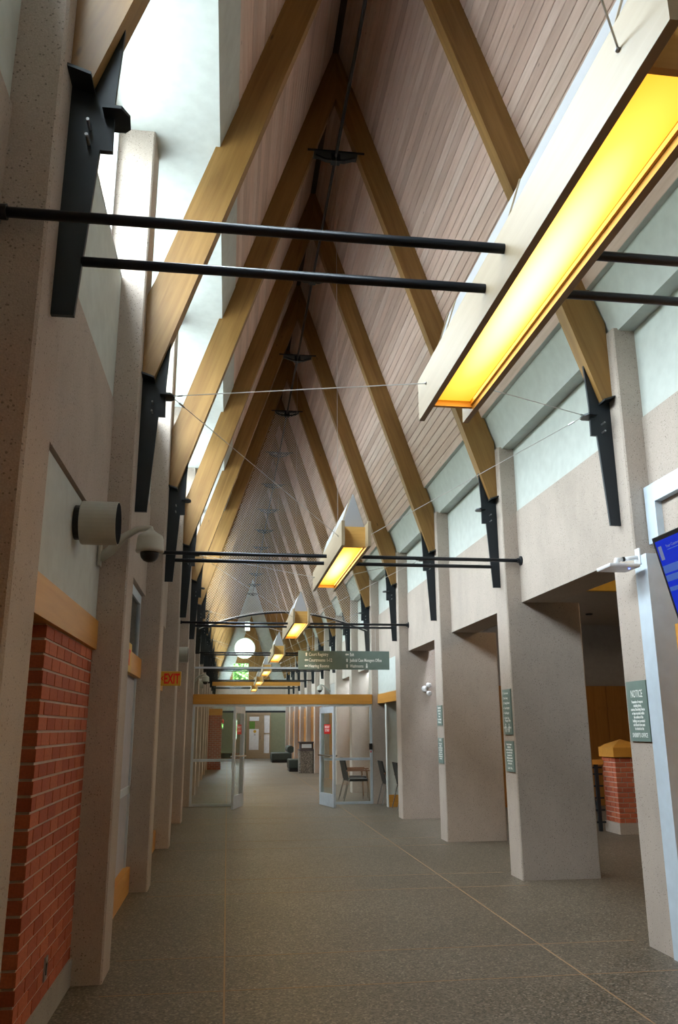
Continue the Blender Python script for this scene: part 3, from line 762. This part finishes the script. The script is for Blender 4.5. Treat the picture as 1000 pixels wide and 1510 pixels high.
dome_camera(WR, YK(8)-.30, 2.80, -1, 'grey dome camera on curved arm beyond the glass partition, open-bay side')
# exit signs
ex = thing('exit_sign', 'yellow EXIT sign with red letters facing down the hall', 'sign', (0, 10.2, 0))
ex0, ex1, ez0, ez1 = WL, -.575, 2.085, 2.255
MB().box(ex0, ex1, 0, .05, ez0, ez1).build('housing', 'exit_yellow', ex, bevel=.006)
text_mesh('letters', 'EXIT', 'exit_red', ex, .165, FACE_S, (-.685, -.0008, 2.112), 'CENTER', width=.56, offset=.005)
flat([(-.02, 0), (.006, .032), (.012, .026), (-.004, 0), (.012, -.026), (.006, -.032)], FACE_S, (-.795, -.0002, 2.17)).build('arrow', 'exit_red', ex)
MB().box(WL, -.86, .01, .04, 2.05, 2.085).build('foot', 'header_y', ex)
ex = thing('exit_sign', 'yellow exit sign lying flat against the wooden header', 'sign', (0, 0, 0))
MB().box(WL+.008, WL+.04, 7.40, 7.80, 2.08, 2.34).build('housing', 'exit_yellow', ex, bevel=.004)
text_mesh('letters', 'EXIT', 'exit_red', ex, .20, ((0, 1, 0), (0, 0, 1)), (WL+.0405, 7.60, 2.14), 'CENTER', width=.58, offset=.004)

# ================================================================== GLASS PARTITION AND DOORS
X0, X1 = XL, XR; D0, D1 = .33, 2.05
pt = thing('glass_partition', 'glass and aluminium partition with wooden header across the hall', 'partition', (XC, YP, 0))
ox = XC
def pb(x0, x1, z0, z1, name, mat, d=.03, parent=None): return box(x0-ox, x1-ox, -d, d, z0, z1).build(name, mat, parent or pt)
pb(X0, X1, 2.09, 2.30, 'header', 'header_x', .06)
pb(X0, X1, 2.04, 2.09, 'head_rail', 'aluminium', .04)
for a, b in ((X0, D0), (D1, X1)):
    f = pb(a, a+.05, 0, 2.04, 'frame', 'aluminium')
    pb(b-.05, b, 0, 2.04, 'frame', 'aluminium'); pb(a+.05, b-.05, 0, .05, 'bottom_rail', 'aluminium'); pb(a+.05, b-.05, .90, .955, 'mid_rail', 'aluminium')
    pb(a+.05, b-.05, .05, .90, 'pane', 'glass', .004); pb(a+.05, b-.05, .955, 2.04, 'pane', 'glass', .004)
gx = [X0, .19, 1.15, 2.11, X1]
for a, b in zip(gx[:-1], gx[1:]):
    pb(a+.004, b-.004, 2.30, 2.85, 'pane', 'glass', .004); pb(a+.004, b-.004, 2.89, 3.78, 'pane', 'glass', .004)
pb(X0, X1, 2.85, 2.89, 'transom', 'aluminium', .02); pb(X0, X1, 3.78, 3.80, 'top_rail', 'aluminium', .012)
rd = thing('card_reader', 'small black card reader on the partition end post', 'card reader', (3.125, YP-.04, 1.12))
box(-.035, .035, -.02, .005, 0, .13).build('body', 'black_plastic', rd); box(-.012, .012, -.024, -.018, -.06, -.02).build('button', 'red_sign', rd)
def door(name, hx, ang, sgn):
    """leaf hinged at hx; local +x runs along the leaf from the hinge"""
    W, H_, t = .90, 2.02, .022
    f = MB().box(0, .085, -t, t, .01, H_).box(W-.085, W, -t, t, .01, H_).box(.085, W-.085, -t, t, .01, .26).box(.085, W-.085, -t, t, H_-.13, H_)
    o = struct(f.build(name, 'aluminium', None, (hx, YP, 0))); o.rotation_euler = (0, 0, ang)
    MB().box(.085, W-.085, -.004, .004, .26, H_-.13).build('pane', 'glass', o)
    for s in (-1, 1):
        b = MB().tube([(.06, s*.065, 1.02), (W-.06, s*.065, 1.02)], .016, 8).build('push_bar', 'chrome', o)
        for x in (.07, W-.07): MB().tube([(x, s*t, 1.02), (x, s*.065, 1.02)], .010, 6).build('standoff', 'chrome', b)
    MB().box(.08, .30, -.07*sgn if sgn > 0 else t, -t if sgn > 0 else .07, H_-.10, H_-.05).build('closer', 'black_plastic', o)
    return o, W
o, W = door('door_1', D0+.03, math.radians(-104), 1)
# stickers face the camera side of each leaf
def sticker(o, face, mirror):
    y = face*.0065
    s = MB().box(.26, .66, min(y, face*.0045), max(y, face*.0045), 1.46, 1.66).build('sticker', 'red_sign', o)
    r = (1, 0, 0) if face < 0 else (-1, 0, 0)
    text_mesh('lettering', 'EMERGENCY\nEXIT ONLY', 'letter_white', s, .07, (r, (0, 0, 1)), (.46, y, 1.58), 'CENTER', width=.75, offset=.001)
sticker(o, 1, False)
MB().tube([(W-.13, -.05, .78), (W-.13, -.05, 1.1)], .012, 6).build('pull_handle', 'chrome', o)
o, W = door('door_2', D1-.03, math.radians(-77), -1)
sticker(o, -1, False)
MB().tube([(W-.13, .05, .78), (W-.13, .05, 1.1)], .012, 6).build('pull_handle', 'chrome', o)

# net in the roof above the partition
def net():
    y = YK(5); half = lambda z: min(1.80, (9.86-z)/3.0-.02)
    def bottom(x): return 4.12-.42*((x)/1.9)**2
    m = MB(); step = .042; r = .0032
    def inside(x, z): return z < 9.0 and abs(x) < half(z) and z > bottom(x)
    def seg(a, b):
        d = (b-a).normalized(); q = Vector((d.z, 0, -d.x))*r; e = Vector((0, r, 0)); i = len(m.v)
        for p in (a, b): m.v.extend([tuple(p+q), tuple(p-q*.5+e), tuple(p-q*.5-e)])
        m.f.extend([(i, i+1, i+4, i+3), (i+1, i+2, i+5, i+4), (i+2, i, i+3, i+5)])
    for sgn in (1, -1):
        c = -8.
        while c < 12:
            pts = []
            t = 3.6
            prev = False; start = None
            while t < 9.1:
                x = sgn*(t-c)
                ins = inside(x, t)
                if ins and not prev: start = Vector((x, 0, t))
                if prev and not ins:
                    e_ = Vector((sgn*(t-.02-c), 0, t-.02))
                    if (e_-start).length > .03: seg(start, e_)
                prev = ins; t += .02
            c += step*1.414
    n = thing('safety_net', 'fine pale netting filling the roof triangle above the partition', 'net', (XC, y, 0))
    m.build('mesh', 'net_string', n)
    arch = [(x/10, 0, bottom(x/10)) for x in range(-19, 20)]
    MB().tube(arch, .016, 6).build('hem_rod', 'rod_steel', n); MB().tube([(a, -.025, c+.03) for a, b, c in arch], .009, 5).build('hem_rope', 'cable', n)
    MB().tube([(-.29, 0, 8.97), (.29, 0, 8.97)], .006, 5).build('head_rope', 'cable', n)
net()

# hanging direction sign
hs = thing('hanging_sign', 'green overhead direction sign with white lettering in two columns', 'sign', (0, 15.34, 0))
MB().box(1.28, 3.01, -.02, .02, 2.64, 2.985).build('board', 'sign_green', hs)
yy = -.0205
def arrow(x, z, up):
    p = [(-.014, -.032), (.014, -.032), (.014, .012), (.024, .012), (0, .036), (-.024, .012), (-.014, .012)]
    if not up: p = [(-b, a) for a, b in p]
    flat(p, FACE_S, (x, yy, z)).build('arrow', 'letter_white', hs)
for i, (a, tx) in enumerate(((1, 'Court Registry'), (0, 'Courtrooms 1-12'), (0, 'Hearing Rooms'))):
    z = 2.90-i*.107; arrow(1.43, z+.02, a)
    text_mesh('lettering', tx, 'letter_white', hs, .085, FACE_S, (1.475, yy, z-.008), 'LEFT', width=.72, offset=.002)
for i, (a, tx) in enumerate(((0, 'Exit'), (1, 'Judicial Case Managers Office'), (1, 'Washrooms'))):
    z = 2.90-i*.107; arrow(2.20, z+.02, a)
    text_mesh('lettering', tx, 'letter_white', hs, .085, FACE_S, (2.255, yy, z-.008), 'LEFT', width=.60, offset=.002)
m = MB()
for pts in ([(.016*math.cos(a*.628), .036+.016*math.sin(a*.628)) for a in range(10)], rect(.034, .05, 0, -.008)):
    q = flat(pts, FACE_S, (2.575, yy, 2.704)); i = len(m.v); m.v += q.v; m.f += [tuple(i+j for j in f) for f in q.f]
m.build('symbol', 'letter_white', hs)
for x in (1.55, 2.75): MB().tube([(x, 0, 2.98), (x, 0, 3.43)], .004, 5).build('suspension_wire', 'cable', hs)

# ================================================================== CHAIRS
def chair(label, loc, rz):
    """faces local +x"""
    o = thing('visitor_chair', label, 'chair', loc, rz, 'black visitor chairs')
    MB().box(-.22, .24, -.24, .24, .42, .48).build('seat', 'dark_vinyl', o, bevel=.015)
    MB().prism([(-.24, .46), (-.20, .46), (-.30, .90), (-.335, .90)], 'y', -.235, .235).build('backrest', 'dark_vinyl', o, bevel=.008)
    for s in (-1, 1):
        MB().tube([(.20, s*.26, .64), (.22, s*.26, .40), (.24, s*.26, 0)], .011, 8).build('leg', 'chrome', o)
        MB().tube([(-.20, s*.25, .50), (-.24, s*.26, .38), (-.34, s*.26, 0)], .011, 8).build('leg', 'chrome', o)
        MB().box(-.28, .26, s*.26-.028, s*.26+.028, .64, .665).build('armrest', 'armrest_wood', o, bevel=.006)
        MB().tube([(-.26, s*.25, .64), (-.23, s*.25, .50)], .010, 6).build('arm_support', 'chrome', o)
    MB().tube([(-.21, -.25, .44), (-.21, .25, .44)], .012, 6).build('cross_bar', 'chrome', o)
chair('black chair with wooden arms just behind the partition glass', (2.93, 19.15, 0), math.radians(6))
chair('black chair with wooden arms second behind the partition glass', (3.06, 20.0, 0), math.radians(2))
chair('black chair in the nook before the green panel', (3.72, 16.95, 0), math.radians(0))
chair('black chair showing past the edge of the green nook panel', (3.58, 17.86, 0), math.radians(0))

# ================================================================== FAR HALL
for k in range(5, KMAX):
    y0, y1 = YK(k)+.19, YK(k+1)-.19
    x = WR+.36 if k < 7 else WR-.0
    box(x, x+.06, y0, y1, 0, 2.98).build('lower_panel', 'grey_paint', wr)
    for a, b in ((y0+.02, (y0+y1)/2-.01), ((y0+y1)/2+.01, y1-.02)):
        p = box(x-.03, x, a, b, .0, 2.42).build('wood_panel', 'wood_panel', wr)
        box(x-.04, x-.03, a, b, 2.0, 2.06).build('rail', 'header_y', p)
bn = thing('litter_bin', 'stone aggregate litter bin with dark hood by the far pillars', 'bin', (2.90, 31.0, 0))
MB().prism(chamfer_rect(-.27, .27, -.27, .27, .05), 'z', 0, .78).build('body', 'bin_stone', bn)
hd = MB().prism(chamfer_rect(-.285, .285, -.285, .285, .05), 'z', .78, .84); hd.prism(chamfer_rect(-.25, .25, -.25, .25, .05), 'z', .84, 1.06); hd.prism(chamfer_rect(-.285, .285, -.285, .285, .06), 'z', 1.06, 1.10)
hd = hd.build('hood', 'bin_hood', bn); box(-.18, .18, -.262, -.245, .88, 1.02).build('flap', 'aluminium', hd)
def bench(label, x, y, w_, l):
    o = thing('lounge_bench', label, 'bench', (x, y, 0), group='dark green lounge benches')
    box(-w_/2+.02, w_/2-.02, -l/2+.02, l/2-.02, 0, .10).build('plinth', 'black_plastic', o)
    for i in range(2): box(-w_/2, w_/2, -l/2+i*l/2+.004, -l/2+(i+1)*l/2-.004, .10, .44).build('cushion', 'green_vinyl', o, bevel=.05)
    MB().tube([(w_/2-.04, -l/2+.03, .60), (w_/2-.04, l/2-.03, .60)], .17, 16).build('back_bolster', 'green_vinyl', o)
bench('dark green lounge bench next to the litter bin', 2.66, 32.5, .62, 1.1)
bench('dark green lounge bench farther toward the end wall', 2.62, 41.2, .95, 1.6)
bp_ = thing('brick_pier', 'far red brick pier seen through the partition glass', 'pier', (-.56, 34.3, 0))
box(-.38, .34, -.1, .3, 0, 2.10).build('shaft', 'brick_far', bp_); box(-.39, .35, -.12, .31, 2.10, 2.36).build('cap', 'header_x', bp_)
fb = thing('fire_bell', 'small round red fitting on the far brick pier', 'alarm bell', (-.20, 34.25, 1.85))
MB().lathe([(.03, 0), (.10, .02), (.10, .05), (.02, .08)], (-.02, 0, 0), (1, 0, 0), 14).build('gong', 'red_sign', fb)
# far header between pillars
trim(box(XL, XR, 36.75, 36.87, 3.40, 3.66), 'header_x')

# end wall with openings
def end_wall():
    z1 = lambda x: 10.9
    # polygons around rectangular openings, built from strips
    m = MB()
    holes = [(.80, 1.12, 6.88, 7.45), (.20, 1.10, 3.85, 5.10), (-.48, -.20, 1.55, 2.05), (.30, .55, 1.0, 2.06)]
    xs = sorted({-1.3, 3.8, *[h[0] for h in holes], *[h[1] for h in holes]}); zs = sorted({0, 10.9, *[h[2] for h in holes], *[h[3] for h in holes]})
    for a, b in zip(xs[:-1], xs[1:]):
        for c, d in zip(zs[:-1], zs[1:]):
            mx, mz = (a+b)/2, (c+d)/2
            if any(h[0] < mx < h[1] and h[2] < mz < h[3] for h in holes): continue
            m.box(a, b, YE+.12, YE+.3, c, d)
    e = struct(m.build('wall_end', 'green_paint'))
    # round window: cut by boolean
    cut = MB().lathe([(.60, -1), (.60, 1)], (.84, YE+.2, 5.92), (0, 1, 0), 40).build('cutter', 'green_paint')
    md = e.modifiers.new('hole', 'BOOLEAN'); md.object = cut; md.operation = 'DIFFERENCE'; md.solver = 'EXACT'; md.use_self = True
    dg = bpy.context.evaluated_depsgraph_get(); me = bpy.data.meshes.new_from_object(e.evaluated_get(dg)); e.modifiers.clear(); e.data = me
    bpy.data.objects.remove(cut)
    global nwin
    nwin += 1
    ring = MB(); n = 40
    for r, y in ((.60, 0), (.60, .1), (.56, .1), (.56, 0)):
        ring.v += [(.84+r*math.cos(2*math.pi*i/n), YE+.14+y, 5.92+r*math.sin(2*math.pi*i/n)) for i in range(n)]
    for j in range(4):
        for i in range(n):
            ring.f.append((j*n+i, j*n+(i+1) % n, ((j+1) % 4)*n+(i+1) % n, ((j+1) % 4)*n+i))
    rw = struct(ring.build('window_%d' % nwin, 'white_paint'))
    MB().lathe([(.57, 0), (.57, .006)], (.84, YE+.18, 5.92), (0, 1, 0), 32).build('pane', 'glass', rw)
    for x0, x1, a, b in holes:
        nwin += 1
        f = MB().box(x0, x0+.03, YE+.12, YE+.2, a, b).box(x1-.03, x1, YE+.12, YE+.2, a, b).box(x0, x1, YE+.12, YE+.2, a, a+.03).box(x0, x1, YE+.12, YE+.2, b-.03, b)
        wo = struct(f.build('window_%d' % nwin, 'white_paint')); box(x0+.03, x1-.03, YE+.158, YE+.164, a+.03, b-.03).build('pane', 'glass', wo)
    box(-1.0, 3.4, YE+.06, YE+.12, 2.95, 4.10).build('concrete_band', 'concrete', e)
    box(-1.0, 3.4, YE+.05, YE+.12, 2.42, 2.52).build('dark_rail', 'steel', e)
    box(2.36, 3.4, YE+.05, YE+.12, .0, 2.42).build('olive_panel', 'olive_paint', e)
    for a, b, c, d in ((-1.2, -.48, 0, 2.42), (-.48, -.20, 0, 1.55), (-.48, -.20, 2.05, 2.42), (-.20, .30, 0, 2.42), (.30, .55, 0, 1.0), (.30, .55, 2.06, 2.42), (.55, 1.05, 0, 2.42)): box(a, b, YE+.10, YE+.121, c, d).build('olive_panel', 'olive_paint', e); box(-1.0, 1.0, YE+.09, YE+.125, 0, .3).build('base_panel', 'wood_panel', e)
    # dark timber A-shaped panel on the gable, cut out around the windows
    br_ = MB().prism([(1.18, 7.75), (.03, 4.10), (2.33, 4.10)], 'y', YE+.03, YE+.115).build('gable_panel', 'glulam_left', e)
    cuts = [MB().lathe([(.60, -1), (.60, 1)], (.84, YE+.2, 5.92), (0, 1, 0), 40).build('cutter', 'steel')]
    for x0, x1, a, b in holes[:2]: cuts.append(box(x0, x1, YE-1, YE+1, a, b).build('cutter', 'steel'))
    for c in cuts:
        md = br_.modifiers.new('hole', 'BOOLEAN'); md.object = c; md.operation = 'DIFFERENCE'; md.solver = 'EXACT'
    dg = bpy.context.evaluated_depsgraph_get(); me = bpy.data.meshes.new_from_object(br_.evaluated_get(dg)); br_.modifiers.clear(); br_.data = me
    for c in cuts: bpy.data.objects.remove(c)
end_wall()
# end door with sidelight
dr = struct(MB().box(1.05, 1.14, YE+.03, YE+.12, 0, 2.42).box(1.86, 1.96, YE+.03, YE+.12, 0, 2.42).box(1.14, 1.86, YE+.03, YE+.12, 2.30, 2.42).box(1.14, 1.86, YE+.06, YE+.10, 0, 2.30).build('door_7', 'door_paint'))
box(1.20, 1.72, YE+.05, YE+.062, .45, 1.55).build('panel', 'paper', dr); box(1.20, 1.72, YE+.05, YE+.062, 1.98, 2.2).build('panel', 'paper', dr); box(1.20, 1.50, YE+.05, YE+.062, 1.55, 1.95).build('pane', 'leaves', dr)
MB().lathe([(.08, 0), (.08, .006)], (1.50, YE+.05, 1.42), (0, -1, 0), 14).build('round_notice', 'yellow_paint', dr)
box(1.46, 1.54, YE+.043, YE+.05, 1.20, 1.30).build('notice', 'grey_panel', dr)
MB().tube([(1.80, YE+.02, 1.0), (1.80, YE+.02, 1.2)], .012, 6).build('handle', 'chrome', dr)
nwin += 1
sl = struct(MB().box(1.96, 2.0, YE+.03, YE+.12, 0, 2.42).box(2.30, 2.36, YE+.03, YE+.12, 0, 2.42).box(2.0, 2.30, YE+.03, YE+.12, 2.28, 2.42).box(2.0, 2.30, YE+.03, YE+.12, 1.28, 1.34).box(2.0, 2.30, YE+.03, YE+.12, 0, .28).build('window_%d' % nwin, 'door_paint'))
for a, b in ((.28, 1.28), (1.34, 2.28)): box(2.0, 2.30, YE+.05, YE+.06, a, b).build('pane', 'paper', sl)
# outside the end wall: trees and lawn
struct(box(-8, 10, YB+2, YB+14, -.3, -.02).build('ground_outside', 'grass'))
def tree(label, x, y, z, r, n):
    t = thing('tree', label, 'tree', (x, y, 0))
    MB().tube([(0, 0, -.02), (.05, 0, z*.5), (0, .1, z)], [.14, .10, .05], 8).build('trunk', 'bark', t)
    m = MB(); rn = random.Random(int(x*10)+3)
    for _ in range(n):
        d = Vector((rn.gauss(0, 1), rn.gauss(0, 1), rn.gauss(0, 1))).normalized()*r*rn.uniform(.5, 1)
        c = Vector((0, 0, z))+d; a = Vector((rn.gauss(0, 1), rn.gauss(0, 1), rn.gauss(0, 1))).normalized()*.11; b = a.orthogonal().normalized()*.07
        i = len(m.v); m.v += [tuple(c-a), tuple(c+b), tuple(c+a), tuple(c-b)]; m.f.append((i, i+1, i+2, i+3))
    stuff(m.build('foliage', 'leaves', t))
tree('leafy green tree seen through the end wall triangle window', .7, YB+6, 4.3, 1.6, 6000)
tree('smaller leafy tree seen through the low end windows', -.6, YB+5, 1.7, 1.2, 3000)
